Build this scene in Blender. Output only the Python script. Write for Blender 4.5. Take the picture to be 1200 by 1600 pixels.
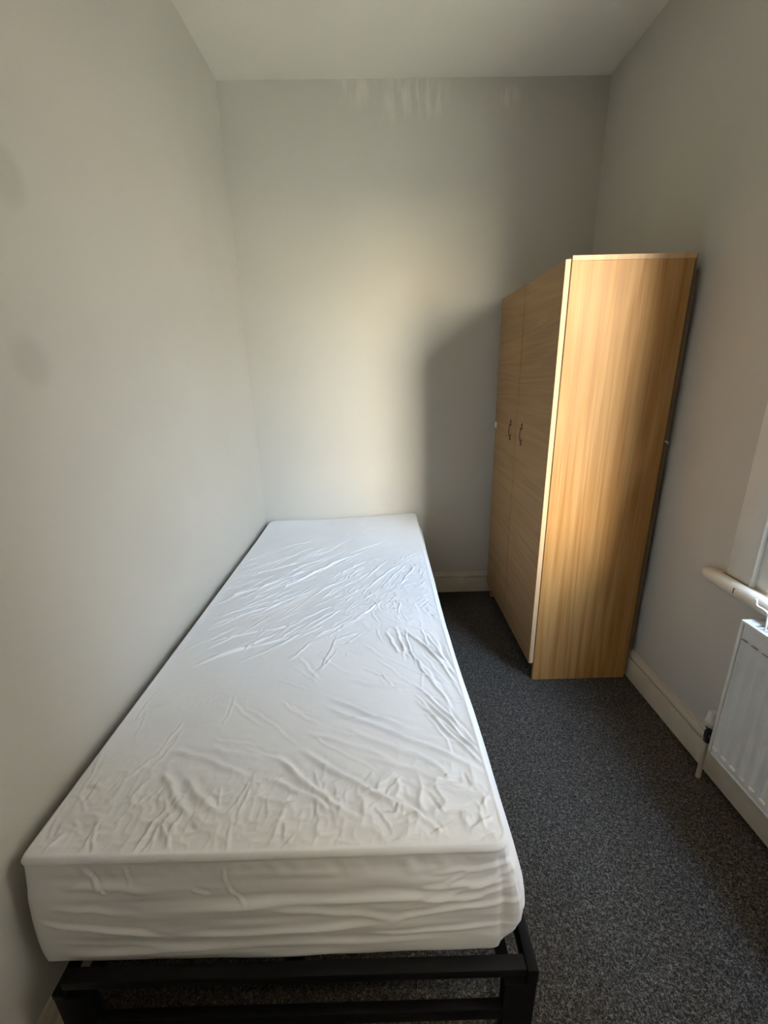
import bpy, bmesh, math, random
import numpy as np
from mathutils import Matrix, Vector

for o in list(bpy.data.objects): bpy.data.objects.remove(o, do_unlink=True)
scene = bpy.context.scene
C = scene.collection

# ------------------------------------------------------------ camera
F_PX = 665.2                       # focal length in pixels of the 1200x1600 frame
fw = Vector((0.00256583, 0.95304806, -0.3028082))
rt = Vector((0.99963243, -0.01061708, -0.0249455))
up = Vector((0.0269892, 0.30263289, 0.95272499))
cam_d = bpy.data.cameras.new('camera')
cam_d.sensor_fit = 'HORIZONTAL'; cam_d.sensor_width = 36.0; cam_d.lens = F_PX * 36.0 / 1200.0
cam_d.clip_start = 0.02; cam_d.clip_end = 200
cam = bpy.data.objects.new('camera', cam_d); C.objects.link(cam)
cam.matrix_world = Matrix(((rt.x, up.x, -fw.x, 0.704061), (rt.y, up.y, -fw.y, -2.441135), (rt.z, up.z, -fw.z, 1.315235), (0, 0, 0, 1)))
scene.camera = cam

# ------------------------------------------------------------ exposure
vs = scene.view_settings
vs.view_transform = 'Standard'; vs.look = 'None'; vs.gamma = 1.0; vs.use_curve_mapping = False
vs.exposure = EXPO = 0.34

# ------------------------------------------------------------ sky: pale hazy dome, bluer overhead
world = bpy.data.worlds.new('sky'); scene.world = world; world.use_nodes = True
nt = world.node_tree; nt.nodes.clear()
wo = nt.nodes.new('ShaderNodeOutputWorld'); bg = nt.nodes.new('ShaderNodeBackground')
tc = nt.nodes.new('ShaderNodeTexCoord'); sx = nt.nodes.new('ShaderNodeSeparateXYZ'); cr = nt.nodes.new('ShaderNodeValToRGB')
nt.links.new(tc.outputs['Generated'], sx.inputs[0]); nt.links.new(sx.outputs['Z'], cr.inputs[0])
e = cr.color_ramp.elements
e[0].position = 0.0; e[0].color = (0.95, 0.80, 0.58, 1)
e[1].position = 1.0; e[1].color = (0.55, 0.78, 1.25, 1)
for pos, col in ((0.12, (0.84, 0.83, 0.80, 1)), (0.34, (0.78, 0.97, 1.28, 1))):
    q = cr.color_ramp.elements.new(pos); q.color = col
nt.links.new(cr.outputs[0], bg.inputs[0]); bg.inputs[1].default_value = SKY_STRENGTH = 28.0
nt.links.new(bg.outputs[0], wo.inputs[0])

# ------------------------------------------------------------ low hazy sun, seen through the side window
sun_d = bpy.data.lights.new('sun', 'SUN'); sun_d.energy = SUN_STRENGTH = 12.0; sun_d.angle = math.radians(40)
sun_d.color = (1.0, 0.80, 0.52)
sun = bpy.data.objects.new('sun', sun_d); C.objects.link(sun)
az, el = math.radians(71), math.radians(8)
to_sun = Vector((math.cos(az) * math.cos(el), -math.sin(az) * math.cos(el), math.sin(el)))
sun.rotation_euler = to_sun.to_track_quat('Z', 'Y').to_euler(); sun.location = (4, -6, 3)

# ------------------------------------------------------------ sampling portal in the window opening
W = 1.80; WALL_T = 0.12
WY0, WY1, WZ0, WZ1 = -2.27, -1.31, 0.69, 2.15      # rough opening in the right wall
por_d = bpy.data.lights.new('window_portal', 'AREA'); por_d.shape = 'RECTANGLE'
por_d.size = WY1 - WY0; por_d.size_y = WZ1 - WZ0; por_d.cycles.is_portal = True
por = bpy.data.objects.new('window_portal', por_d); C.objects.link(por)
por.location = (W + WALL_T + 0.01, (WY0 + WY1) / 2, (WZ0 + WZ1) / 2)
por.rotation_euler = Matrix(((0, 0, 1), (1, 0, 0), (0, 1, 0))).to_euler()   # local -Z faces -X

# ============================================================ helpers
def tag(o, label=None, cat=None, group=None, kind=None):
    if label: o['label'] = label
    if cat: o['category'] = cat
    if group: o['group'] = group
    if kind: o['kind'] = kind
    return o

def root(name, loc, label, cat, group=None):
    o = bpy.data.objects.new(name, None); C.objects.link(o)
    o.location = loc; o.empty_display_size = 0.1
    return tag(o, label, cat, group)

def wloc(o):
    v = Vector((0, 0, 0))
    while o is not None:
        v += o.location; o = o.parent
    return v

def link(name, me, material, parent=None, smooth=False):
    """one mesh object; mesh is written in room coordinates, moved into the parent's frame"""
    if material is not None: me.materials.append(material)
    if smooth:
        for p in me.polygons: p.use_smooth = True
    o = bpy.data.objects.new(name, me); C.objects.link(o)
    if parent is not None:
        me.transform(Matrix.Translation(-wloc(parent))); o.parent = parent
    return o

def from_bm(name, bm, material, parent=None, smooth=False, auto=False):
    bmesh.ops.recalc_face_normals(bm, faces=bm.faces)
    me = bpy.data.meshes.new(name); bm.to_mesh(me); bm.free()
    o = link(name, me, material, parent, smooth or auto)
    if auto: me.set_sharp_from_angle(angle=math.radians(35))
    return o

def add_box(bm, x0, x1, y0, y1, z0, z1, bev=0.0, seg=2):
    m = Matrix.Translation(((x0 + x1) / 2, (y0 + y1) / 2, (z0 + z1) / 2)) @ Matrix.Diagonal((abs(x1 - x0), abs(y1 - y0), abs(z1 - z0), 1))
    r = bmesh.ops.create_cube(bm, size=1, matrix=m)
    if bev > 0:
        es = list({e for v in r['verts'] for e in v.link_edges})
        bmesh.ops.bevel(bm, geom=es, offset=bev, segments=seg, affect='EDGES', profile=0.5)

def box(name, dims, material, parent=None, bev=0.0, seg=2):
    bm = bmesh.new(); add_box(bm, *dims, bev=bev, seg=seg)
    return from_bm(name, bm, material, parent, auto=bev > 0)

def add_tube(bm, pts, r, n=10, cap=True):
    pts = [Vector(p) for p in pts]; rings = []; prev = None
    rs = r if isinstance(r, (list, tuple)) else [r] * len(pts)
    for i, p in enumerate(pts):
        t = (pts[min(i + 1, len(pts) - 1)] - pts[max(i - 1, 0)]).normalized()
        if prev is None:
            a = Vector((0, 0, 1)) if abs(t.z) < 0.9 else Vector((1, 0, 0))
            prev = t.cross(a).normalized()
        u = (prev - t * prev.dot(t)).normalized(); prev = u; v = t.cross(u)
        rings.append([bm.verts.new(p + (u * math.cos(k * 2 * math.pi / n) + v * math.sin(k * 2 * math.pi / n)) * rs[i]) for k in range(n)])
    for a, b in zip(rings, rings[1:]):
        for k in range(n): bm.faces.new((a[k], a[(k + 1) % n], b[(k + 1) % n], b[k]))
    if cap: bm.faces.new(rings[0]); bm.faces.new(rings[-1][::-1])

def tube(name, pts, r, material, parent=None, n=10):
    bm = bmesh.new(); add_tube(bm, pts, r, n)
    return from_bm(name, bm, material, parent, auto=True)

def extrude_profile(bm, prof, A, B, flip=False):
    """prof: list of 2D (out, up); extruded from A to B, each a function placing (out, up) in the room"""
    a = [bm.verts.new(A(p)) for p in prof]; b = [bm.verts.new(B(p)) for p in prof]
    n = len(prof)
    for i in range(n): bm.faces.new((a[i], a[(i + 1) % n], b[(i + 1) % n], b[i]))
    bm.faces.new(a[::-1]); bm.faces.new(b)

# ============================================================ materials
def mat(name, col=(0.8, 0.8, 0.8), rough=0.5, metal=0.0, spec=0.5):
    m = bpy.data.materials.new(name); m.use_nodes = True
    b = m.node_tree.nodes['Principled BSDF']
    b.inputs['Base Color'].default_value = (*col, 1); b.inputs['Roughness'].default_value = rough
    b.inputs['Metallic'].default_value = metal; b.inputs['Specular IOR Level'].default_value = spec
    return m

class N:
    """tiny node helper"""
    def __init__(s, m): s.m = m; s.t = m.node_tree; s.b = s.t.nodes['Principled BSDF']
    def new(s, typ, **kw):
        n = s.t.nodes.new(typ)
        for k, v in kw.items():
            if k in n.inputs.keys(): n.inputs[k].default_value = v
            else: setattr(n, k, v)
        return n
    def lk(s, a, b): s.t.links.new(a, b)
    def coord(s, scale=(1, 1, 1), rot=(0, 0, 0), loc=(0, 0, 0), kind='Object'):
        c = s.new('ShaderNodeTexCoord'); mp = s.new('ShaderNodeMapping')
        mp.inputs['Scale'].default_value = scale; mp.inputs['Rotation'].default_value = rot; mp.inputs['Location'].default_value = loc
        s.lk(c.outputs[kind], mp.inputs[0]); return mp.outputs[0]
    def noise(s, vec, scale, detail=4, rough=0.5, dist=0.0):
        n = s.new('ShaderNodeTexNoise'); n.inputs['Scale'].default_value = scale; n.inputs['Detail'].default_value = detail
        n.inputs['Roughness'].default_value = rough; n.inputs['Distortion'].default_value = dist
        s.lk(vec, n.inputs['Vector']); return n.outputs['Fac']
    def ramp(s, fac, stops):
        r = s.new('ShaderNodeValToRGB'); e = r.color_ramp.elements
        while len(e) < len(stops): e.new(0.5)
        for k, (p, c) in enumerate(stops):
            e[k].position = p; e[k].color = (*c, 1) if len(c) == 3 else c
        s.lk(fac, r.inputs[0]); return r.outputs[0]
    def mix(s, fac, a, b, mode='MIX'):
        n = s.new('ShaderNodeMix', data_type='RGBA', blend_type=mode)
        for sock, v in ((n.inputs[0], fac), (n.inputs[6], a), (n.inputs[7], b)):
            if isinstance(v, (int, float)): sock.default_value = v
            elif isinstance(v, tuple): sock.default_value = (*v, 1)
            else: s.lk(v, sock)
        return n.outputs[2]
    def math(s, op, a, b=0.0, clamp=False):
        n = s.new('ShaderNodeMath', operation=op, use_clamp=clamp)
        for i, v in enumerate((a, b)):
            if isinstance(v, (int, float)): n.inputs[i].default_value = v
            else: s.lk(v, n.inputs[i])
        return n.outputs[0]
    def bump(s, h, strength=0.3, dist=0.002, normal=None):
        n = s.new('ShaderNodeBump'); n.inputs['Strength'].default_value = strength; n.inputs['Distance'].default_value = dist
        s.lk(h, n.inputs['Height'])
        if normal is not None: s.lk(normal, n.inputs['Normal'])
        s.lk(n.outputs[0], s.b.inputs['Normal']); return n.outputs[0]
    def blob(s, centre, radius, soft=0.5, scale=(1, 1, 1)):
        """1 inside a round mark on a wall, 0 outside (object coordinates)"""
        c = s.new('ShaderNodeTexCoord'); v = s.new('ShaderNodeVectorMath', operation='DISTANCE')
        mp = s.new('ShaderNodeMapping'); mp.inputs['Scale'].default_value = scale
        s.lk(c.outputs['Object'], mp.inputs[0]); s.lk(mp.outputs[0], v.inputs[0]); v.inputs[1].default_value = [a * b for a, b in zip(centre, scale)]
        mr = s.new('ShaderNodeMapRange', interpolation_type='SMOOTHSTEP')
        s.lk(v.outputs['Value'], mr.inputs[0])
        mr.inputs[1].default_value = radius * (1 - soft); mr.inputs[2].default_value = radius * (1 + soft)
        mr.inputs[3].default_value = 1; mr.inputs[4].default_value = 0
        return mr.outputs[0]

def wall_paint(name, col, marks=(), touchups=()):
    m = mat(name, col, 0.62, spec=0.35); n = N(m)
    big = n.noise(n.coord(), 1.7, 3, 0.5)
    c = n.ramp(big, [(0.3, tuple(x * 0.965 for x in col)), (0.7, tuple(min(1, x * 1.03) for x in col))])
    for ctr, r, dark in marks:                                    # scuffs and grubby smudges on the paint
        c = n.mix(n.math('MULTIPLY', n.blob(ctr, r, 0.45), dark), c, tuple(x * 0.6 for x in col))
    for ctr, r in touchups:                                       # paler brushed patches where the paint missed
        br = n.noise(n.coord((22, 22, 5)), 1.0, 3, 0.6)
        k = n.math('MULTIPLY', n.blob(ctr, r, 0.6), n.ramp(br, [(0.45, (0, 0, 0)), (0.62, (1, 1, 1))]))
        c = n.mix(n.math('MULTIPLY', k, 0.55), c, tuple(min(1, x * 1.35) for x in col))
    n.lk(c, n.b.inputs['Base Color'])
    fine = n.noise(n.coord(), 190, 3, 0.6); und = n.noise(n.coord(), 9, 2, 0.5)
    n.bump(n.math('ADD', fine, n.math('MULTIPLY', und, 4.0)), 0.25, 0.0012)
    return m

GREY = (0.575, 0.55, 0.495)
M_wall = wall_paint('grey_wall_paint', GREY)
M_wall_left = wall_paint('grey_wall_paint_smudged', GREY, marks=[((0, -1.517, 1.362), 0.045, 0.30), ((0, -1.467, 1.703), 0.05, 0.30), ((0, -1.15, 0.86), 0.16, 0.10)])
M_wall_back = wall_paint('grey_wall_paint_patched', GREY, marks=[((1.017, 0, 0.729), 0.006, -0.7)],
                         touchups=[((0.62, 0, 2.585), 0.07), ((0.80, 0, 2.57), 0.10), ((0.96, 0, 2.56), 0.09), ((1.33, 0, 2.545), 0.05)])
M_wall_right = wall_paint('grey_wall_paint_flecked', GREY, marks=[((1.8, -1.145, 1.145), 0.005, -0.7)])
M_ceiling = wall_paint('matt_white_ceiling', (0.84, 0.81, 0.72))
M_outer = mat('rendered_outer_wall', (0.55, 0.50, 0.42), 0.9)

def gloss_paint(name, col, rough=0.35, dirt=0.12):
    m = mat(name, col, rough); n = N(m)
    f = n.noise(n.coord(), 14, 5, 0.65)
    n.lk(n.ramp(f, [(0.35, tuple(x * (1 - dirt) for x in col)), (0.65, col)]), n.b.inputs['Base Color'])
    n.bump(n.noise(n.coord(), 60, 2, 0.5), 0.12, 0.001)
    return m
M_skirt = gloss_paint('cream_gloss_skirting', (0.62, 0.56, 0.44), 0.4)
M_sill = gloss_paint('aged_white_gloss_sill', (0.78, 0.72, 0.60), 0.3, 0.10)
M_joinery = gloss_paint('white_satin_joinery', (0.74, 0.72, 0.66), 0.4, 0.06)
M_rad = gloss_paint('white_enamel_radiator', (0.72, 0.72, 0.70), 0.38, 0.08)
M_radslot = mat('radiator_painted_gap_shade', (0.30, 0.30, 0.29), 0.8)
M_plastic = gloss_paint('dull_white_plastic', (0.66, 0.62, 0.58), 0.45, 0.15)
M_valve = mat('tarnished_valve_metal', (0.06, 0.055, 0.045), 0.45, 0.6)
M_pipe = gloss_paint('painted_pipe', (0.52, 0.44, 0.35), 0.4)
M_wire = mat('white_coated_wire', (0.88, 0.88, 0.86), 0.3)
M_crack = mat('bare_wood_crack', (0.10, 0.065, 0.035), 0.8)
M_grime = mat('dusty_sill_joint', (0.30, 0.22, 0.12), 0.9)

# oak laminate: grain runs along local Z (side) or along Y (doors)
def oak(name, axis, base, dark, light, rough=0.36, knots=()):
    m = mat(name, base, rough); n = N(m)
    if axis == 'Z': s1, s2, s3 = (38, 38, 1.3), (210, 210, 2.2), (5.5, 5.5, 0.40)
    else: s1, s2, s3 = (38, 1.3, 38), (210, 2.2, 210), (5.5, 0.40, 5.5)
    broad = n.noise(n.coord(s1), 1.0, 3, 0.55, 0.6)
    fine = n.noise(n.coord(s2), 1.0, 4, 0.7)
    cath = n.noise(n.coord(s3), 1.0, 2, 0.5, 0.3)
    rings = n.math('SINE', n.math('MULTIPLY', cath, 70.0))
    rings = n.math('ADD', n.math('MULTIPLY', rings, 0.5), 0.5)
    mixd = n.math('ADD', n.math('MULTIPLY', broad, 0.42), n.math('ADD', n.math('MULTIPLY', fine, 0.46), n.math('MULTIPLY', rings, 0.11)))
    c = n.ramp(mixd, [(0.34, dark), (0.49, base), (0.62, light)])
    for ctr, r, st, k in knots: c = n.mix(n.math('MULTIPLY', n.blob(ctr, r, 0.5, st), k), c, tuple(x * 0.55 for x in dark))
    n.lk(c, n.b.inputs['Base Color'])
    n.bump(fine, 0.06, 0.0006); n.b.inputs['Specular IOR Level'].default_value = 0.22
    n.lk(n.ramp(broad, [(0.3, (rough - .05,) * 3), (0.7, (rough + .08,) * 3)]), n.b.inputs['Roughness'])
    return m
M_oak_side = oak('oak_laminate_upright_grain', 'Z', (0.385, 0.195, 0.062), (0.285, 0.130, 0.036), (0.44, 0.25, 0.092), 0.42, knots=[((1.49, -0.8515, 1.16), 0.006, (1, 0, .12), 0.6), ((1.508, -0.8515, 1.24), 0.003, (1, 0, .05), 0.5), ((1.41, -0.8515, 1.02), 0.003, (1, 0, .10), 0.4), ((1.385, -0.8515, 1.53), 0.004, (1, 0, .4), 0.4), ((1.47, -0.8515, 1.46), 0.05, (1, 0, 9), 0.14)])
M_oak_door = oak('oak_laminate_cross_grain', 'Y', (0.33, 0.195, 0.09), (0.28, 0.155, 0.068), (0.375, 0.235, 0.115), 0.45)
M_oak_edge = oak('oak_edging', 'Z', (0.50, 0.33, 0.18), (0.45, 0.28, 0.14), (0.54, 0.37, 0.21), 0.42)
M_hardboard = mat('brown_hardboard', (0.16, 0.11, 0.07), 0.8)
M_bronze = mat('dark_bronze', (0.09, 0.05, 0.03), 0.4, 0.6)
M_black = mat('black_powder_coat', (0.004, 0.004, 0.0045), 0.65, spec=0.2)
M_blackslat = mat('black_painted_slat', (0.005, 0.005, 0.0055), 0.7, spec=0.2)

# white cotton sheet
M_sheet = mat('white_cotton_sheet', (0.83, 0.83, 0.85), 0.75, spec=0.25); n = N(M_sheet)
n.b.inputs['Sheen Weight'].default_value = 0.15
n.lk(n.ramp(n.noise(n.coord(), 3.0, 3, 0.5), [(0.3, (0.80, 0.80, 0.81)), (0.7, (0.86, 0.86, 0.87))]), n.b.inputs['Base Color'])
n.bump(n.noise(n.coord(), 420, 2, 0.6), 0.12, 0.0006)

# charcoal cut-pile carpet
M_carpet = mat('charcoal_carpet', (0.05, 0.05, 0.055), 0.95, spec=0.1); n = N(M_carpet)
v1 = n.noise(n.coord(), 330, 3, 0.7, 1.0); v2 = n.noise(n.coord(), 150, 2, 0.6, 1.2); v3 = n.noise(n.coord(), 5, 2, 0.5)
sp = n.math('ADD', n.math('MULTIPLY', v1, 0.55), n.math('MULTIPLY', v2, 0.45))
c = n.ramp(sp, [(0.40, (0.0135, 0.0125, 0.0115)), (0.50, (0.058, 0.052, 0.045)), (0.62, (0.25, 0.225, 0.19))])
c = n.mix(n.math('MULTIPLY', v3, 0.25), c, (0.07, 0.055, 0.04))
n.lk(c, n.b.inputs['Base Color']); n.bump(sp, 1.0, 0.006)

# window glass: a thin clear pane with a faint reflection
M_glass = bpy.data.materials.new('window_glass'); M_glass.use_nodes = True
t = M_glass.node_tree; t.nodes.clear()
go = t.nodes.new('ShaderNodeOutputMaterial'); gm = t.nodes.new('ShaderNodeMixShader'); gt = t.nodes.new('ShaderNodeBsdfTransparent')
gg = t.nodes.new('ShaderNodeBsdfGlossy'); gg.inputs['Roughness'].default_value = 0.02
gt.inputs[0].default_value = (0.95, 0.97, 0.96, 1); gm.inputs[0].default_value = 0.06
t.links.new(gt.outputs[0], gm.inputs[1]); t.links.new(gg.outputs[0], gm.inputs[2]); t.links.new(gm.outputs[0], go.inputs[0])
TOP_STROKES = [(0.168, -0.453, 0.344, -0.333, 4, 2),(0.066, -0.768, 0.349, -0.583, 5, 2.5),(0.063, -0.956, 0.402, -0.659, 6, 3.5),(0.253, -0.894, 0.53, -0.573, 7, 4),(0.256, -0.839, 0.437, -0.708, 5, 2.5),(0.082, -1.074, 0.346, -0.936, 5, 2.5),(0.127, -1.226, 0.4, -1.136, 5, 3),(0.143, -1.321, 0.432, -1.193, 6, 3.5),(0.119, -1.356, 0.349, -1.181, 6, 3),(0.544, -1.171, 0.692, -1.006, 5, 3),(0.602, -0.824, 0.712, -0.644, 4, 2),(0.63, -0.883, 0.782, -0.662, 4, 2.5),(0.687, -0.903, 0.805, -0.664, 4, 2),(0.766, -0.88, 0.848, -0.667, 4, 2),(0.091, -1.129, 0.263, -1.006, 5, 3),(0.25, -1.347, 0.432, -1.193, 5, 2.5),(0.403, -1.338, 0.467, -1.242, 4, 2),(0.393, -1.183, 0.533, -1.044, 4, 2),(0.233, -1.073, 0.367, -0.911, 5, 2),(0.53, -1.245, 0.611, -1.194, 5, 2),(0.509, -1.402, 0.539, -1.19, 2, 1.5),(0.487, -1.415, 0.554, -1.281, 2, 1.2),(0.769, -1.183, 0.78, -1.385, 3, 2.5),(0.769, -1.183, 0.894, -1.437, 6, 3.5),(0.793, -1.203, 0.897, -1.496, 5, 3),(0.826, -1.204, 0.883, -1.389, 4, 2.5),(0.697, -1.198, 0.745, -1.322, 6, 3),(0.73, -1.161, 0.772, -1.355, 5, 2.5),(0.861, -1.261, 0.897, -1.471, 4, 2.5),(0.792, -1.355, 0.856, -1.564, 5, 3),(0.767, -1.44, 0.885, -1.665, 5, 3),(0.775, -1.323, 0.849, -1.495, 5, 2.5),(0.787, -1.516, 0.92, -1.733, 5, 3.5),(0.762, -1.515, 0.921, -1.757, 5, 3),(0.763, -1.491, 0.892, -1.7, 4, 2.5),(0.843, -1.541, 0.913, -1.733, 4, 2.5),(0.791, -1.562, 0.835, -1.698, 3, 1.5),(0.874, -1.444, 0.911, -1.628, 3, 2),(0.817, -1.185, 0.837, -1.294, 4, 2),(0.54, -1.506, 0.77, -1.623, 7, 4),(0.445, -1.685, 0.641, -1.847, 8, 5),(0.5, -1.669, 0.763, -1.853, 8, 5),(0.543, -1.53, 0.914, -1.756, 8, 4.5),(0.435, -1.733, 0.616, -1.836, 7, 3),(0.195, -1.662, 0.407, -1.729, 9, 4.5),(0.2, -1.718, 0.313, -1.821, 10, 5),(0.253, -1.728, 0.369, -1.819, 9, 4),(0.288, -1.653, 0.418, -1.692, 8, 3),(0.599, -1.607, 0.828, -1.746, 8, 3.5),(0.506, -1.613, 0.747, -1.728, 7, 2.5),(0.634, -1.691, 0.873, -1.791, 7, 3),(0.691, -1.786, 0.797, -1.872, 6, 3),(0.758, -1.766, 0.921, -1.807, 5, 2.5),(0.595, -1.433, 0.763, -1.491, 8, 3),(0.563, -1.564, 0.725, -1.591, 4, 2),(0.224, -1.903, 0.255, -1.793, 2, 3),(0.256, -1.832, 0.304, -1.888, 2, 2.5),(0.064, -1.884, 0.08, -1.844, 3, 3),(0.113, -1.764, 0.161, -1.68, 2.5, 2),(0.379, -1.818, 0.406, -1.742, 2, 2),(0.396, -1.824, 0.414, -1.755, 2, 1.5),(0.401, -1.887, 0.394, -1.83, 1.8, 2),(0.136, -1.876, 0.132, -1.822, 2, 3),(0.159, -1.884, 0.13, -1.835, 2, 2.5),(0.247, -1.895, 0.253, -1.85, 3, 2),(0.379, -1.879, 0.411, -1.93, 2, 2.5),(0.492, -1.891, 0.521, -1.858, 3, 2),(0.59, -1.883, 0.606, -1.86, 3, 1.5),(0.057, -1.857, 0.044, -1.813, 4, 2),(0.833, -1.867, 0.889, -1.832, 4, 2),(0.142, -1.847, 0.128, -1.897, 4, 2),(0.042, -1.713, 0.082, -1.673, 3, 1.5),(0.057, -1.766, 0.026, -1.616, 2, 2)]
FRONT_STROKES = [(0.134, 0.494, 0.17, 0.441, 3, 5),(0.17, 0.441, 0.18, 0.435, 3, 3),(0.395, 0.48, 0.396, 0.443, 2, 3),(0.396, 0.443, 0.432, 0.389, 2, 3),(0.039, 0.373, 0.291, 0.323, 5, 4),(0.095, 0.449, 0.274, 0.435, 8, 3),(0.065, 0.4, 0.241, 0.387, 7, 2.5),(0.215, 0.491, 0.224, 0.45, 2, 3),(0.058, 0.28, 0.809, 0.294, 9, 4),(0.291, 0.323, 0.685, 0.337, 8, 4),(0.074, 0.24, 0.683, 0.252, 8, 3),(0.327, 0.397, 0.903, 0.399, 9, 5),(0.686, 0.346, 0.915, 0.399, 6, 4),(0.735, 0.415, 0.901, 0.442, 6, 4),(0.759, 0.448, 0.922, 0.475, 4, 3),(0.711, 0.381, 0.917, 0.458, 4, 3),(0.635, 0.311, 0.913, 0.327, 6, 3),(0.47, 0.391, 0.71, 0.345, 9, 4),(0.056, 0.318, 0.346, 0.283, 7, 3),(0.333, 0.432, 0.367, 0.422, 4, 3),(0.785, 0.43, 0.829, 0.459, 4, 3),(0.807, 0.394, 0.901, 0.429, 4, 3)]

# ============================================================ the room
ROOM_Y = -3.25                                     # wall behind the camera
HL, HR = 2.615, 2.598                              # the old ceiling is a touch lower on the right
def struct(o): o['kind'] = 'structure'; return o

struct(box('floor', (-0.1, W + 0.1, ROOM_Y - 0.1, 0.1, -0.12, 0.0), M_carpet))
bm = bmesh.new()
cv = [bm.verts.new(v) for v in ((-.1, ROOM_Y - .1, HL), (W + .1, ROOM_Y - .1, HR), (W + .1, .1, HR), (-.1, .1, HL), (-.1, ROOM_Y - .1, 2.8), (W + .1, ROOM_Y - .1, 2.8), (W + .1, .1, 2.8), (-.1, .1, 2.8))]
for f in ((0, 3, 2, 1), (4, 5, 6, 7), (0, 1, 5, 4), (1, 2, 6, 5), (2, 3, 7, 6), (3, 0, 4, 7)): bm.faces.new([cv[i] for i in f])
struct(from_bm('ceiling', bm, M_ceiling))
struct(box('wall_left', (-0.12, 0.0, ROOM_Y, 0.0, -0.1, 2.72), M_wall_left))
struct(box('wall_back', (-0.12, W + WALL_T, 0.0, 0.14, -0.1, 2.72), M_wall_back))

# right wall with the window opening
bm = bmesh.new()
X0, X1 = W, W + WALL_T
add_box(bm, X0, X1, WY1, 0.0, -0.1, 2.72); add_box(bm, X0, X1, ROOM_Y, WY0, -0.1, 2.72)
add_box(bm, X0, X1, WY0, WY1, -0.1, WZ0 - 0.035); add_box(bm, X0, X1, WY0, WY1, WZ1, 2.72)
struct(from_bm('wall_right', bm, M_wall_right))

# wall behind the camera; its doorway opens on an unseen hallway added for a fill lamp, the door swung back into the hall
DX0, DX1, DZ = 0.86, 1.62, 2.0
bm = bmesh.new()
add_box(bm, -0.12, DX0, ROOM_Y - 0.12, ROOM_Y, -0.1, 2.72); add_box(bm, DX1, W + WALL_T, ROOM_Y - 0.12, ROOM_Y, -0.1, 2.72)
add_box(bm, DX0, DX1, ROOM_Y - 0.12, ROOM_Y, DZ, 2.72)
struct(from_bm('wall_front', bm, M_wall))
HY = ROOM_Y - 0.12
struct(box('floor_hall', (-0.1, 2.3, HY - 1.3, HY + 0.02, -0.12, -0.001), M_carpet))
struct(box('ceiling_hall', (-0.1, 2.3, HY - 1.3, HY, 2.5, 2.6), M_ceiling))
struct(box('wall_hall_left', (-0.2, -0.1, HY - 1.3, HY, -0.1, 2.6), M_wall))
struct(box('wall_hall_right', (2.3, 2.4, HY - 1.3, HY, -0.1, 2.6), M_wall))
struct(box('wall_hall_far', (-0.2, 2.4, HY - 1.4, HY - 1.3, -0.1, 2.6), M_wall))
door = struct(box('door_1', (DX1 - 0.036, DX1 - 0.002, HY - 0.76, HY - 0.005, 0.006, DZ - 0.005), M_joinery))
for (a, b) in ((0.10, 0.34), (0.42, 0.66)):
    for (c0, c1) in ((0.2, 0.85), (1.05, 1.85)):
        box('door_panel', (DX1 - 0.044, DX1 - 0.035, HY - 0.01 - b, HY - 0.01 - a, c0, c1), M_joinery, door, 0.004)
tube('door_handle', [(DX1 - .036, HY - .70, 1.0), (DX1 - .085, HY - .70, 1.0), (DX1 - .09, HY - .59, 1.0)], 0.008, M_bronze, door)
bm = bmesh.new()
add_box(bm, DX0 - 0.07, DX0, ROOM_Y, ROOM_Y + 0.018, 0, DZ + 0.07, 0.003); add_box(bm, DX1, DX1 + 0.07, ROOM_Y, ROOM_Y + 0.018, 0, DZ + 0.07, 0.003)
add_box(bm, DX0, DX1, ROOM_Y, ROOM_Y + 0.018, DZ, DZ + 0.07, 0.003)
struct(from_bm('trim_1', bm, M_joinery))
# unseen fill lamp added in the hallway to brighten the mattress front
hl = root('hall_fill_lamp', (1.05, HY - 0.62, 2.5), 'added fill lamp on the ceiling of the unseen hallway beyond the open doorway', 'lamp')
M_fill = mat('fill_lamp_glass', (0.9, 0.88, 0.8), 0.4)
M_fill.node_tree.nodes['Principled BSDF'].inputs['Emission Color'].default_value = (1.0, 0.88, 0.68, 1)
M_fill.node_tree.nodes['Principled BSDF'].inputs['Emission Strength'].default_value = FILL_STRENGTH = 50.0
bm = bmesh.new(); add_tube(bm, [(1.05, HY - .62, 2.495), (1.05, HY - .62, 2.47), (1.05, HY - .62, 2.44), (1.05, HY - .62, 2.42), (1.05, HY - .62, 2.412)], [.15, .158, .15, .11, .05], 32)
from_bm('fill_diffuser', bm, M_fill, hl, auto=True)
bm = bmesh.new(); add_tube(bm, [(1.05, HY - .62, 2.5), (1.05, HY - .62, 2.485)], [.17, .165], 32)
from_bm('fill_lamp_base', bm, M_joinery, hl, auto=True)

# skirting boards: flat face, a groove and a rounded top moulding
SK = [(0, 0), (0.018, 0), (0.018, 0.090), (0.0165, 0.0925), (0.008, 0.094), (0.0075, 0.099), (0.015, 0.101), (0.0170, 0.105),
      (0.0155, 0.112), (0.012, 0.118), (0.0085, 0.1215), (0.0085, 0.125), (0.006, 0.129), (0.0, 0.130)]
bm = bmesh.new(); extrude_profile(bm, SK, lambda p: (0.0, -p[0], p[1]), lambda p: (W, -p[0], p[1]))
struct(from_bm('baseboard_back', bm, M_skirt, auto=True))
bm = bmesh.new(); extrude_profile(bm, SK, lambda p: (W - p[0], -p[0], p[1]), lambda p: (W - p[0], ROOM_Y, p[1]))
struct(from_bm('baseboard_right', bm, M_skirt, auto=True))
bm = bmesh.new(); extrude_profile(bm, SK, lambda p: (p[0], -p[0], p[1]), lambda p: (p[0], ROOM_Y, p[1]))
struct(from_bm('baseboard_left', bm, M_skirt, auto=True))

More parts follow.
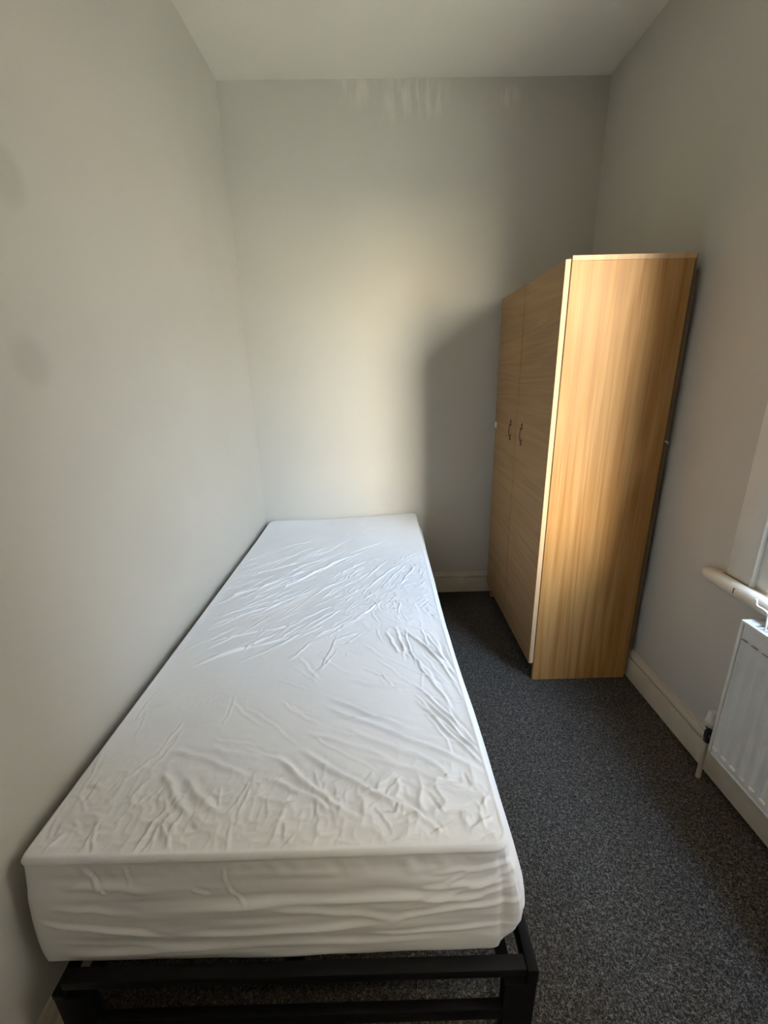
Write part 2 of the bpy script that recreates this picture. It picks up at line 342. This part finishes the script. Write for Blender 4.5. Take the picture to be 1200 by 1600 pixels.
# ------------------------------------------------------------ window in the right wall (box sash, just outside the frame to the right)
win = bpy.data.objects.new('window_1', None); C.objects.link(win); win.location = (W, (WY0 + WY1) / 2, WZ0); struct(win)
A0, A1 = -1.221, -1.31                              # far architrave, flat against the wall
box('window_architrave', (W - 0.010, W + 0.001, A1, A0, WZ0 - 0.002, WZ1 + 0.09), M_joinery, win, 0.002)
box('window_architrave', (W - 0.010, W + 0.001, WY0 - 0.09, WY0, WZ0 - 0.002, WZ1 + 0.09), M_joinery, win, 0.002)
box('window_architrave', (W - 0.010, W + 0.001, WY0, A1, WZ1, WZ1 + 0.09), M_joinery, win, 0.002)
for (y0, y1) in ((A1 - 0.008, A1), (WY0, WY0 + 0.008)):
    box('window_bead', (W - 0.015, W + 0.006, y0, y1, WZ0, WZ1), M_joinery, win, 0.003)
bm = bmesh.new()                                    # box lining set back inside the opening
add_box(bm, W - 0.002, W + 0.07, A1 - 0.050, A1 - 0.001, WZ0, WZ1); add_box(bm, W - 0.002, W + 0.07, WY0 + 0.001, WY0 + 0.050, WZ0, WZ1)
add_box(bm, W - 0.002, W + 0.07, WY0 + 0.050, A1 - 0.050, WZ1 - 0.03, WZ1)
from_bm('window_lining', bm, M_joinery, win)
def sash(x, z0, z1):
    ya, yb, s = WY0 + 0.051, A1 - 0.051, 0.024
    bm = bmesh.new()
    add_box(bm, x, x + 0.028, ya, ya + s, z0, z1); add_box(bm, x, x + 0.028, yb - s, yb, z0, z1)
    add_box(bm, x, x + 0.028, ya + s, yb - s, z0, z0 + s); add_box(bm, x, x + 0.028, ya + s, yb - s, z1 - s, z1)
    f = from_bm('window_sash', bm, M_joinery, win)
    box('window_pane', (x + 0.012, x + 0.015, ya + s, yb - s, z0 + s, z1 - s), M_glass, f)
zm = (WZ0 + WZ1) / 2
sash(W + 0.006, WZ0 + 0.002, zm + 0.02); sash(W + 0.036, zm - 0.02, WZ1 - 0.031)
box('outer_sill', (W + 0.07, W + WALL_T + 0.05, WY0, WY1, WZ0 - 0.034, WZ0 - 0.004), M_outer, win)

# window board with a thick rounded nose; the far end is rounded off, past the architrave
bm = bmesh.new()
NX, NZ, NR = 1.777, 0.671, 0.023
ye = -1.152
pts = [(NX, ye - 0.0005, NZ), (NX, ye - 0.002, NZ), (NX, ye - 0.006, NZ), (NX, ye - 0.013, NZ), (NX, ye - 0.022, NZ)]
rr = [0.006, 0.011, 0.016, 0.0195, NR]
y = ye - 0.06
while y > WY0 - 0.14: pts.append((NX, y, NZ)); rr.append(NR * (1 + 0.02 * math.sin(y * 31))); y -= 0.09
pts += [(NX, WY0 - 0.15, NZ), (NX, WY0 - 0.16, NZ)]; rr += [NR, 0.012]
add_tube(bm, pts, rr, 24)
add_box(bm, NX, W + 0.012, WY0 - 0.12, -1.19, NZ - NR * .9, NZ + NR * .86, 0.003)
sill = from_bm('window_sill', bm, M_sill, win, auto=True)
box('sill_crack', (NX - NR - 0.0006, NX - NR + 0.004, -1.3015, -1.2985, NZ - 0.006, NZ + 0.011), M_crack, sill)
box('sill_joint', (W - 0.018, W - 0.009, -2.3, -1.215, NZ + NR * .80, NZ + NR * .98), M_grime, sill)

# ------------------------------------------------------------ outdoors: the yard and the blank flank of the house next door
struct(box('ground', (2.0, 30, -40, 20, -0.6, -0.5), mat('sunlit_paving', (0.68, 0.53, 0.33), 0.9)))
nb = root('neighbouring_house', (5.2, 1.0, -0.5), 'rendered flank wall of the house next door, outside the window', 'house')
M_nb = mat('brick_render', (0.30, 0.25, 0.19), 0.9)
box('wall', (3.1, 7.2, -2.5, 5.0, -0.5, 4.6), M_nb, nb)
bm = bmesh.new()
v = [bm.verts.new(q) for q in ((3.0, -2.6, 4.6), (7.3, -2.6, 4.6), (7.3, 5.1, 4.6), (3.0, 5.1, 4.6), (5.15, -2.6, 6.0), (5.15, 5.1, 6.0))]
for f in ((0, 3, 2, 1), (0, 1, 4), (3, 5, 2), (0, 4, 5, 3), (1, 2, 5, 4)): bm.faces.new([v[i] for i in f])
from_bm('roof', bm, mat('slate', (0.12, 0.12, 0.14), 0.7), nb)

# ============================================================ wardrobe
XF, XB, YN, YF, WH = 1.354, 1.765, -0.8515, -0.078, 1.6815
wd = root('wardrobe', ((XF + XB) / 2, (YN + YF) / 2, 0.0), 'tall two-door wardrobe in golden oak laminate against the right wall', 'wardrobe')
T = 0.018
box('side_panel', (XF, XB, YN, YN + T, 0.0, WH - 0.016), M_oak_side, wd, 0.0008, 1)
box('side_panel', (XF, XB, YF - T, YF, 0.0, WH - 0.016), M_oak_side, wd, 0.0008, 1)
box('top_panel', (XF, XB + 0.002, YN - 0.001, YF + 0.001, WH - 0.016, WH), M_oak_edge, wd, 0.0008, 1)
box('base_panel', (XF, XB, YN + T, YF - T, 0.075, 0.075 + T), M_oak_door, wd)
box('plinth', (XF + 0.03, XF + 0.03 + T, YN + T, YF - T, 0.0, 0.075), M_oak_door, wd)
box('inner_divider', (XF + 0.004, XB, -0.456, -0.438, 0.093, WH - 0.018), M_hardboard, wd)  # dark colour stands in for shade in the gap between the doors
box('back_panel', (XB + 0.003, XB + 0.007, YN + 0.002, YF - 0.002, 0.03, WH - 0.004), M_hardboard, wd)
box('back_batten', (XB + 0.007, XB + 0.019, YN + 0.004, YN + 0.022, 0.14, WH - 0.05), M_hardboard, wd)
tube('wall_clip', [(XB + 0.004, YN + 0.003, 1.058), (XB + 0.013, YN - 0.003, 1.056), (XB + 0.016, YN + 0.002, 1.048)], 0.003, M_plastic, wd, 8)
DT = 0.019; SEAM = -0.449
def door_leaf(y0, y1, hy):
    d = box('door', (XF - 0.003 - DT, XF - 0.003, y0, y1, 0.088, WH - 0.010), M_oak_door, wd, 0.0008, 1)
    # pale edging strip on the near edge
    if y0 < -0.8: box('edge_strip', (XF - 0.003 - DT + 0.0008, XF - 0.0035, y0 - 0.0012, y0 + 0.0002, 0.089, WH - 0.011), M_oak_edge, d)
    # bow handle: two turned feet, slim grip, small pointed tails above and below
    xs = XF - 0.003 - DT
    bm = bmesh.new()
    for z in (1.080, 1.028):
        add_tube(bm, [(xs + .001, hy, z), (xs - .002, hy, z), (xs - .004, hy, z), (xs - .007, hy, z)], [.0050, .0050, .0030, .0036], 12)
        s = 1 if z > 1.05 else -1
        add_tube(bm, [(xs - .001, hy, z), (xs - .0015, hy, z + s * .010), (xs - .002, hy, z + s * .017), (xs - .001, hy, z + s * .024)], [.0035, .0018, .0036, .001], 10)
    k = 10
    add_tube(bm, [(xs - .0065 - .0025 * math.sin(math.pi * i / k), hy, 1.083 - i * (.058 / k)) for i in range(k + 1)], [.0014 + .0006 * math.sin(math.pi * i / k) for i in range(k + 1)], 10)
    h = from_bm('handle', bm, M_bronze, d, auto=True); h['label'] = 'dark bronze bow handle'
    return d
near_door = door_leaf(YN + 0.0015, SEAM - 0.0025, -0.532)
far_door = door_leaf(SEAM + 0.0025, YF - 0.001, -0.366)
cap = box('hinge_cap', (XF - 0.003 - DT - 0.004, XF - 0.003 - DT + 0.0005, -0.110, -0.090, 1.036, 1.066), M_wire, far_door, 0.0015)
cap['label'] = 'small white plastic cap'

# ============================================================ radiator under the window
RX, RY1, RY0, RZ0, RZ1 = 1.716, -1.392, -2.33, 0.155, 0.634
rad = root('radiator', (1.755, (RY0 + RY1) / 2, 0), 'white fluted panel radiator on the right wall under the window sill', 'radiator')
# fluted front sheet: a height field, flutes every 34 mm
bm = bmesh.new()
NYR, pitch = 6, 0.0342
ys = []
yy = RY1 - 0.012
zs = [RZ0 + 0.004, RZ0 + 0.020, RZ0 + 0.026, RZ0 + 0.034, RZ0 + 0.040, RZ1 - 0.066, RZ1 - 0.060, RZ1 - 0.050, RZ1 - 0.020, RZ1 - 0.010]
amt = [0, 0, 0, 0.9, 1, 1, 0.9, 0, 0, 0]
steps = int((RY1 - 0.012 - (RY0 + 0.012)) / pitch * 12)
grid = []
for i in range(steps + 1):
    y = yy - i * pitch / 12
    ph = ((i % 12) / 12.0)
    dep = 0.006 * max(0.0, min(1.0, (0.5 - abs(ph - 0.5) - 0.10) / 0.14))     # recessed channel
    grid.append([bm.verts.new((RX + dep * a, y, z)) for z, a in zip(zs, amt)])
for a, b in zip(grid, grid[1:]):
    for k in range(len(zs) - 1): bm.faces.new((a[k], b[k], b[k + 1], a[k + 1]))
from_bm('front_panel', bm, M_rad, rad, smooth=True)
bm = bmesh.new(); add_box(bm, RX + 0.007, RX + 0.012, RY0 + 0.012, RY1 - 0.012, RZ0, RZ1 - 0.008)
add_box(bm, 1.765, 1.772, RY0 + 0.012, RY1 - 0.012, RZ0, RZ1 - 0.012)
from_bm('back_panel', bm, M_rad, rad)
bm = bmesh.new()                                   # rolled top and bottom edges of the sheet
add_tube(bm, [(RX + 0.003, RY1 - 0.012, RZ0 + 0.006), (RX + 0.003, RY0 + 0.012, RZ0 + 0.006)], 0.005, 10)
from_bm('bottom_roll', bm, M_rad, rad, auto=True)
for (a, b) in ((RY1 - 0.010, RY1), (RY0, RY0 + 0.010)):
    box('side_cover', (RX - 0.003, 1.777, a, b, RZ0 + 0.008, RZ1), M_rad, rad, 0.002)
bm = bmesh.new()                                   # top grille: two long rails and cross bars
add_box(bm, RX - 0.003, RX + 0.009, RY0 + 0.010, RY1 - 0.010, RZ1 - 0.010, RZ1, 0.0015); add_box(bm, 1.766, 1.777, RY0 + 0.010, RY1 - 0.010, RZ1 - 0.010, RZ1, 0.0015)
add_box(bm, RX + .009, 1.766, RY1 - 0.032, RY1 - 0.010, RZ1 - 0.008, RZ1 - 0.001)
y = RY1 - 0.044
while y > RY0 + 0.02: add_box(bm, RX + 0.009, 1.766, y - 0.003, y + 0.003, RZ1 - 0.008, RZ1 - 0.001); y -= 0.013
from_bm('top_grille', bm, M_rad, rad, auto=True)
y = RY1 - 0.022; k = 0
while y > RY0 + 0.03 and k < 27:                   # slot light painted as pale bars below, notch shade as grey bars above
    bm = bmesh.new()
    add_box(bm, RX - 0.0035, RX + 0.002, y - 0.0095, y + 0.0095, RZ0 + 0.026, RZ0 + 0.035, 0.0025)
    d = from_bm('slot_light_bar', bm, M_wire, rad, auto=True)
    box('notch_shade_bar', (RX - 0.0006, RX + 0.002, y - 0.0095, y + 0.0095, RZ1 - 0.057, RZ1 - 0.0535), M_radslot, rad)
    y -= pitch; k += 1
for yb in (-1.60, -2.12): box('wall_bracket', (1.772, W - 0.0005, yb - .02, yb + .02, RZ0 + 0.03, RZ1 - 0.03), M_rad, rad)
VX, VY = 1.745, -1.350
bm = bmesh.new()                                   # white thermostatic head, facetted grip
add_tube(bm, [(VX, VY, .214), (VX, VY, .218), (VX, VY, .232), (VX, VY, .236), (VX, VY, .262), (VX, VY, .268)], [.016, .0195, .0195, .0165, .0150, .011], 10)
hd = from_bm('valve_head', bm, M_plastic, rad, auto=True); hd['label'] = 'dull white plastic valve head'
bm = bmesh.new()
add_tube(bm, [(VX, VY, .214), (VX, VY, .205), (VX, VY, .204), (VX, VY, .192), (VX, VY, .191), (VX, VY, .165), (VX, VY, .164), (VX, VY, .150)], [.013, .013, .0095, .0095, .0125, .0125, .0105, .0105], 6)
add_tube(bm, [(VX, VY, .180), (VX, VY - .045, .180)], .009, 8)
vb = from_bm('valve_body', bm, M_valve, rad, auto=True); vb['label'] = 'dark tarnished metal valve body'
tube('pipe', [(VX, VY, .152), (VX, VY, .08), (VX, VY, 0.0)], 0.0075, M_pipe, rad, 12)

# bent white wire hook standing up from the grille, its top behind the sill nose
hook = tube('wire_hook', [(1.728, -1.4525, RZ1 - 0.012), (1.728, -1.4520, RZ1 + 0.018), (1.727, -1.4490, RZ1 + 0.050), (1.726, -1.444, RZ1 + 0.0545), (1.725, -1.436, RZ1 + 0.0565),
                          (1.724, -1.421, RZ1 + 0.056), (1.723, -1.415, RZ1 + 0.059), (1.7225, -1.413, RZ1 + 0.066), (1.722, -1.4125, RZ1 + 0.074)], 0.0026, M_wire, None, 10)
tag(hook, 'bent white wire hook sticking up from the radiator grille', 'hook')
hb = hook.data.vertices; hook.data.transform(Matrix.Translation((-1.728, 1.4525, -(RZ1 - 0.012)))); hook.location = (1.728, -1.4525, RZ1 - 0.012)

# ============================================================ bed frame
bed = root('bed_frame', (0.505, -0.98, 0), 'black metal single bed frame standing on the carpet under the mattress', 'bed')
FX0, FX1, FYN, FYF, FZ = 0.066, 0.968, -1.958, -0.022, 0.270
for (x0, x1) in ((FX0, FX0 + 0.020), (FX1 - 0.020, FX1)):
    bm = bmesh.new(); add_box(bm, x0, x1, FYN + 0.003, FYF, FZ - 0.045, FZ if x0 > .5 else FZ - 0.030, 0.0015)
    from_bm('side_rail', bm, M_black, bed, auto=True)
for x0 in (0.105, 0.905):
    box('slat_ledge', (x0, x0 + 0.022, FYN + 0.03, FYF - 0.02, FZ - 0.062, FZ - 0.0425), M_black, bed, 0.0015)
box('foot_rail', (FX0 + 0.020, FX1 - 0.021, FYN + 0.006, FYN + 0.030, FZ - 0.024, FZ - 0.002), M_black, bed, 0.002)
box('head_rail', (FX0 + 0.020, FX1 - 0.021, FYF - 0.032, FYF, FZ - 0.055, FZ - 0.030), M_black, bed, 0.002)
for (ya, yb) in ((FYN + 0.006, FYN + 0.024), (FYF - 0.026, FYF - .008)):
    box('lower_rail', (FX0 + 0.059, FX1 - 0.059, ya, yb, 0.115, 0.148), M_black, bed, 0.002)
for lx in (FX0, FX1 - 0.060):
    for (ya, yb) in ((FYN + 0.004, FYN + 0.030), (FYF - 0.028, FYF - 0.002)):
        l = box('leg', (lx, lx + 0.060, ya, yb, 0.0, FZ - 0.045), M_black, bed, 0.002)
box('middle_leg', (0.49, 0.52, -1.0, -0.97, 0.0, FZ - 0.055), M_black, bed, 0.002)
box('centre_beam', (0.49, 0.52, FYN + 0.032, FYF - 0.032, FZ - 0.085, FZ - 0.0425), M_black, bed, 0.002)
y = -1.86
while y < -0.08:
    box('slat', (0.080, 0.927, y - 0.025, y + 0.025, FZ - 0.0420, FZ - 0.0300), M_blackslat, bed, 0.002); y += 0.125

# ============================================================ mattress in a creased fitted sheet
rng = np.random.default_rng(7)
def vnoise(x, y, seed=0):
    """smooth value noise in -1..1"""
    g = np.random.default_rng(seed).uniform(-1, 1, (256, 256))
    xi = np.floor(x).astype(int); yi = np.floor(y).astype(int); fx = x - xi; fy = y - yi
    fx = fx * fx * (3 - 2 * fx); fy = fy * fy * (3 - 2 * fy)
    a = g[xi % 256, yi % 256]; b = g[(xi + 1) % 256, yi % 256]; c = g[xi % 256, (yi + 1) % 256]; d = g[(xi + 1) % 256, (yi + 1) % 256]
    return (a * (1 - fx) + b * fx) * (1 - fy) + (c * (1 - fx) + d * fx) * fy
def sstep(a, b, v):
    t = np.clip((v - a) / (b - a), 0, 1); return t * t * (3 - 2 * t)

def strokes_h(P, Q, strokes):
    """height of a set of ridges (p0,q0,p1,q1,sigma mm,height mm) at points (P,Q)"""
    H = np.zeros_like(P)
    for k, (a, b, c, d, s, h) in enumerate(strokes):
        s = max(s * 0.8, 2.6) * 0.001; h = h * 0.0013
        L = math.hypot(c - a, d - b); m = 4 * s + 0.01
        sel = (P > min(a, c) - m) & (P < max(a, c) + m) & (Q > min(b, d) - m) & (Q < max(b, d) + m)
        if not sel.any() or L < 1e-4: continue
        p = P[sel] - a; q = Q[sel] - b; ux, uy = (c - a) / L, (d - b) / L
        t = (p * ux + q * uy) / L; dist = -p * uy + q * ux
        wob = 0.004 * np.sin(t * 5.0 + k) + 0.0015 * np.sin(t * 17.0 + 2 * k)
        dd = dist - wob * min(1, L / 0.15)
        env = sstep(-0.04, 0.22, t) * (1 - sstep(0.72, 1.04, t))
        prof = np.exp(-(dd / s) ** 2) - 0.45 * np.exp(-((dd - 2.0 * s) / (1.3 * s)) ** 2)
        H[sel] += h * prof * env
    return H

extra = []                                          # small creases scattered round the drawn ones
def scatter(n_, x0, x1, y0, y1, ang, spread, l0, l1, s, h):
    for _ in range(n_):
        x = rng.uniform(x0, x1); y = rng.uniform(y0, y1); a = math.radians(ang + rng.normal(0, spread)); L = rng.uniform(l0, l1) / 2
        extra.append((x - L * math.cos(a), y - L * math.sin(a), x + L * math.cos(a), y + L * math.sin(a), s * rng.uniform(.7, 1.3), h * rng.uniform(.5, 1.2)))
scatter(95, 0.08, 0.62, -1.25, -0.42, 50, 6, 0.08, 0.28, 4.0, 2.0)
scatter(80, 0.45, 0.88, -1.05, -0.55, 55, 12, 0.03, 0.10, 3.0, 1.5)
scatter(22, 0.55, 0.90, -0.30, -0.10, 40, 12, 0.03, 0.12, 3.0, 0.8)
scatter(30, 0.66, 0.90, -1.45, -1.00, -62, 14, 0.05, 0.16, 3.5, 1.7)
scatter(30, 0.30, 0.88, -1.72, -1.30, -35, 12, 0.05, 0.20, 5.0, 1.3)
scatter(90, 0.06, 0.90, -1.88, -1.74, 60, 60, 0.02, 0.07, 3.5, 1.6)
scatter(30, 0.45, 0.62, -1.35, -1.12, 20, 60, 0.012, 0.03, 2.5, 0.9)
scatter(16, 0.06, 0.30, -1.70, -1.45, 60, 20, 0.04, 0.12, 3.0, 1.0)

MX0, MX1, MYN, MYF, MZ0, MZ1 = 0.028, 0.901, -1.893, -0.012, 0.2440, 0.501
def lin(a, b, n_): return np.linspace(a, b, n_ + 1)
nx, ny, nz = 316, 630, 88
xs, ys, zs = lin(MX0, MX1, nx), lin(MYN, MYF, ny), lin(MZ0, MZ1, nz)
verts = {}; V = []; Fc = []
def vid(i, j, k):
    key = (i, j, k)
    if key not in verts: verts[key] = len(V); V.append(key)
    return verts[key]
for i in range(nx):
    for j in range(ny):
        Fc.append((vid(i, j, nz), vid(i + 1, j, nz), vid(i + 1, j + 1, nz), vid(i, j + 1, nz)))
for i in range(nx):
    for k in range(nz):
        Fc.append((vid(i, 0, k), vid(i + 1, 0, k), vid(i + 1, 0, k + 1), vid(i, 0, k + 1)))
        Fc.append((vid(i, ny, k), vid(i, ny, k + 1), vid(i + 1, ny, k + 1), vid(i + 1, ny, k)))
for j in range(ny):
    for k in range(nz):
        Fc.append((vid(0, j, k), vid(0, j, k + 1), vid(0, j + 1, k + 1), vid(0, j + 1, k)))
        Fc.append((vid(nx, j, k), vid(nx, j + 1, k), vid(nx, j + 1, k + 1), vid(nx, j, k + 1)))
K = np.array(V)
x = xs[K[:, 0]]; y = ys[K[:, 1]]; z = zs[K[:, 2]]
farL = 1.0
RC = np.where((y > -0.9) & (x < 0.45), 0.045, np.where((y < -0.9) & (x < 0.45), 0.014, 0.030))                                           # plan corner radius
cx_ = np.clip(x, MX0 + RC, MX1 - RC); cy_ = np.clip(y, MYN + RC, MYF - RC)
wx, wy = x - cx_, y - cy_
ln = np.sqrt(wx ** 2 + wy ** 2) + 1e-12; mxw = np.maximum(abs(wx), abs(wy))
sc = mxw / ln
wx *= sc; wy *= sc; rad_in = mxw                      # now a disc
x2 = cx_ + wx; y2 = cy_ + wy
dplain = np.minimum(np.minimum(x - MX0, MX1 - x), np.minimum(y - MYN, MYF - y))
corner = (abs(wx) > 1e-9) & (abs(wy) > 1e-9)
din = np.where(corner, RC - rad_in, np.minimum(dplain, 0.2))                                     # distance inside the outline (0 on the side faces)
ux = np.where(rad_in > 1e-6, wx / (rad_in + 1e-12), 0); uy = np.where(rad_in > 1e-6, wy / (rad_in + 1e-12), 0)
is_top = K[:, 2] == nz
side = (K[:, 0] == 0) | (K[:, 0] == nx) | (K[:, 1] == 0) | (K[:, 1] == ny)
tz = (z - MZ0) / (MZ1 - MZ0)
# side profile: belly below the seam, drawn in at the bottom, flaring more on the open right side
right = sstep(0.3, 0.9, ux)
near = sstep(0.3, 0.9, -uy)
left = sstep(0.3, 0.9, -ux)
belly = np.sin(np.pi * np.clip(tz, 0, 1) ** 0.8) * (0.004 + 0.036 * right - 0.004 * left + 0.004 * near)
tuck = -0.050 * (1 - np.sqrt(np.maximum(0, 1 - (1 - np.clip(tz / 0.34, 0, 1)) ** 2))) * right - 0.010 * (1 - np.sqrt(np.maximum(0, 1 - (1 - np.clip(tz / 0.06, 0, 1)) ** 2))) - 0.038 * left * (1 - tz) + 0.020 * near * (1 - tz) * (1 - 0.5 * right)
out = np.where(side, belly + tuck, 0)
# creases on the sides: long horizontal drag folds, little tucks under the seam
per = np.where(abs(ux) > abs(uy), y2, x2)
fold = (vnoise(per * 4.5, z * 36, 3) * 0.0045 + vnoise(per * 9 + 7, z * 80, 4) * 0.0016 + vnoise(per * 2.0, z * 17, 9) * 0.004)
tuck2 = vnoise(per * 48 + z * 20, z * 10, 5) * 0.0028 * np.exp(-((tz - 0.90) / 0.075) ** 2)
front = strokes_h(x2, z, FRONT_STROKES) * (near > 0.5) * side
out += np.where(side, (fold * sstep(0, .15, tz) * (1 - 0.85 * sstep(0.86, 1.0, tz)) + tuck2) * np.where(right > .5, 0.6, 0.75) * (0.15 + 0.85 * sstep(0.04, 0.14, x2)) + front * 0.7, 0)
# top surface relief
th = strokes_h(x2, y2, TOP_STROKES) * 1.25 + strokes_h(x2, y2, extra) * 1.15
cr = (1 - abs(vnoise(x2 * 26, y2 * 26, 11))) ** 4 * 0.0036 + (1 - abs(vnoise(x2 * 60, y2 * 50, 12))) ** 4 * 0.0018
cmask = (1 - sstep(-1.80, -1.66, y2)) + 0.35 * sstep(-1.30, -1.10, y2) * (1 - sstep(-0.7, -0.5, y2)) * sstep(0.40, 0.6, x2) + 0.10
th += cr * cmask + vnoise(x2 * 5, y2 * 4, 21) * 0.0022 + vnoise(x2 * 2.2, y2 * 2.0, 22) * 0.003
edge_d = np.where(is_top, din, 0)
# rounded shoulder with a piped seam on the very edge
r_e = 0.008
drop = np.where(edge_d < r_e, r_e - np.sqrt(np.maximum(r_e ** 2 - (r_e - edge_d) ** 2, 0)), 0)
th = th * sstep(0.0, 0.03, edge_d)
seam = 0.0022 * np.exp(-((edge_d - 0.004) / 0.0035) ** 2)
zt = np.where(is_top, MZ1 + th + seam - drop, z)
zt = np.where(side, MZ0 + (MZ1 - r_e - MZ0) * tz, zt)
out += np.where(side, 0.0022 * np.exp(-((1 - tz) / 0.018) ** 2), 0)
# the far end rides up a little; the top's near-left corner pulls to a point
lift = (0.006 + 0.024 * sstep(0.3, 0.9, x2)) * sstep(-0.45, -0.02, y2)
zt = zt + lift * tz
x3 = x2 + ux * out; y3 = y2 + uy * out
# gently wavy hem along the front bottom edge
zt = np.where(side & (tz < 0.25), zt + (vnoise(per * 14, per * 0 + 3, 31) * 0.003) * (1 - tz / 0.25), zt)
# mattress stands slightly askew: the near end is a little wider set
x3 = x3 + (0.018 * (x3 > 0.4) * sstep(0.4, 0.9, x3)) * (1 - sstep(-1.9, -1.0, y3))
# the seam sags a little between the two near corners
zt = zt - 0.004 * np.exp(-((x3 - 0.40) / 0.25) ** 2) * (1 - sstep(-1.89, -1.6, y3)) * tz
V3 = np.stack([x3, y3, zt], 1)
# underside ring closed with one face
bot = []
for i in range(nx): bot.append(verts[(i, 0, 0)])
for j in range(ny): bot.append(verts[(nx, j, 0)])
for i in range(nx, 0, -1): bot.append(verts[(i, ny, 0)])
for j in range(ny, 0, -1): bot.append(verts[(0, j, 0)])
c_id = len(V3); V3 = np.vstack([V3, [[0.47, -0.95, MZ0 + 0.002]]])
for a, b in zip(bot, bot[1:] + bot[:1]): Fc.append((b, a, c_id))
me = bpy.data.meshes.new('fitted_sheet'); me.from_pydata(V3.tolist(), [], Fc); me.update()
mt = root('mattress', (0.47, -0.95, MZ0), 'single mattress in a creased white fitted sheet lying on the black bed frame', 'mattress')
link('fitted_sheet', me, M_sheet, mt, smooth=True)
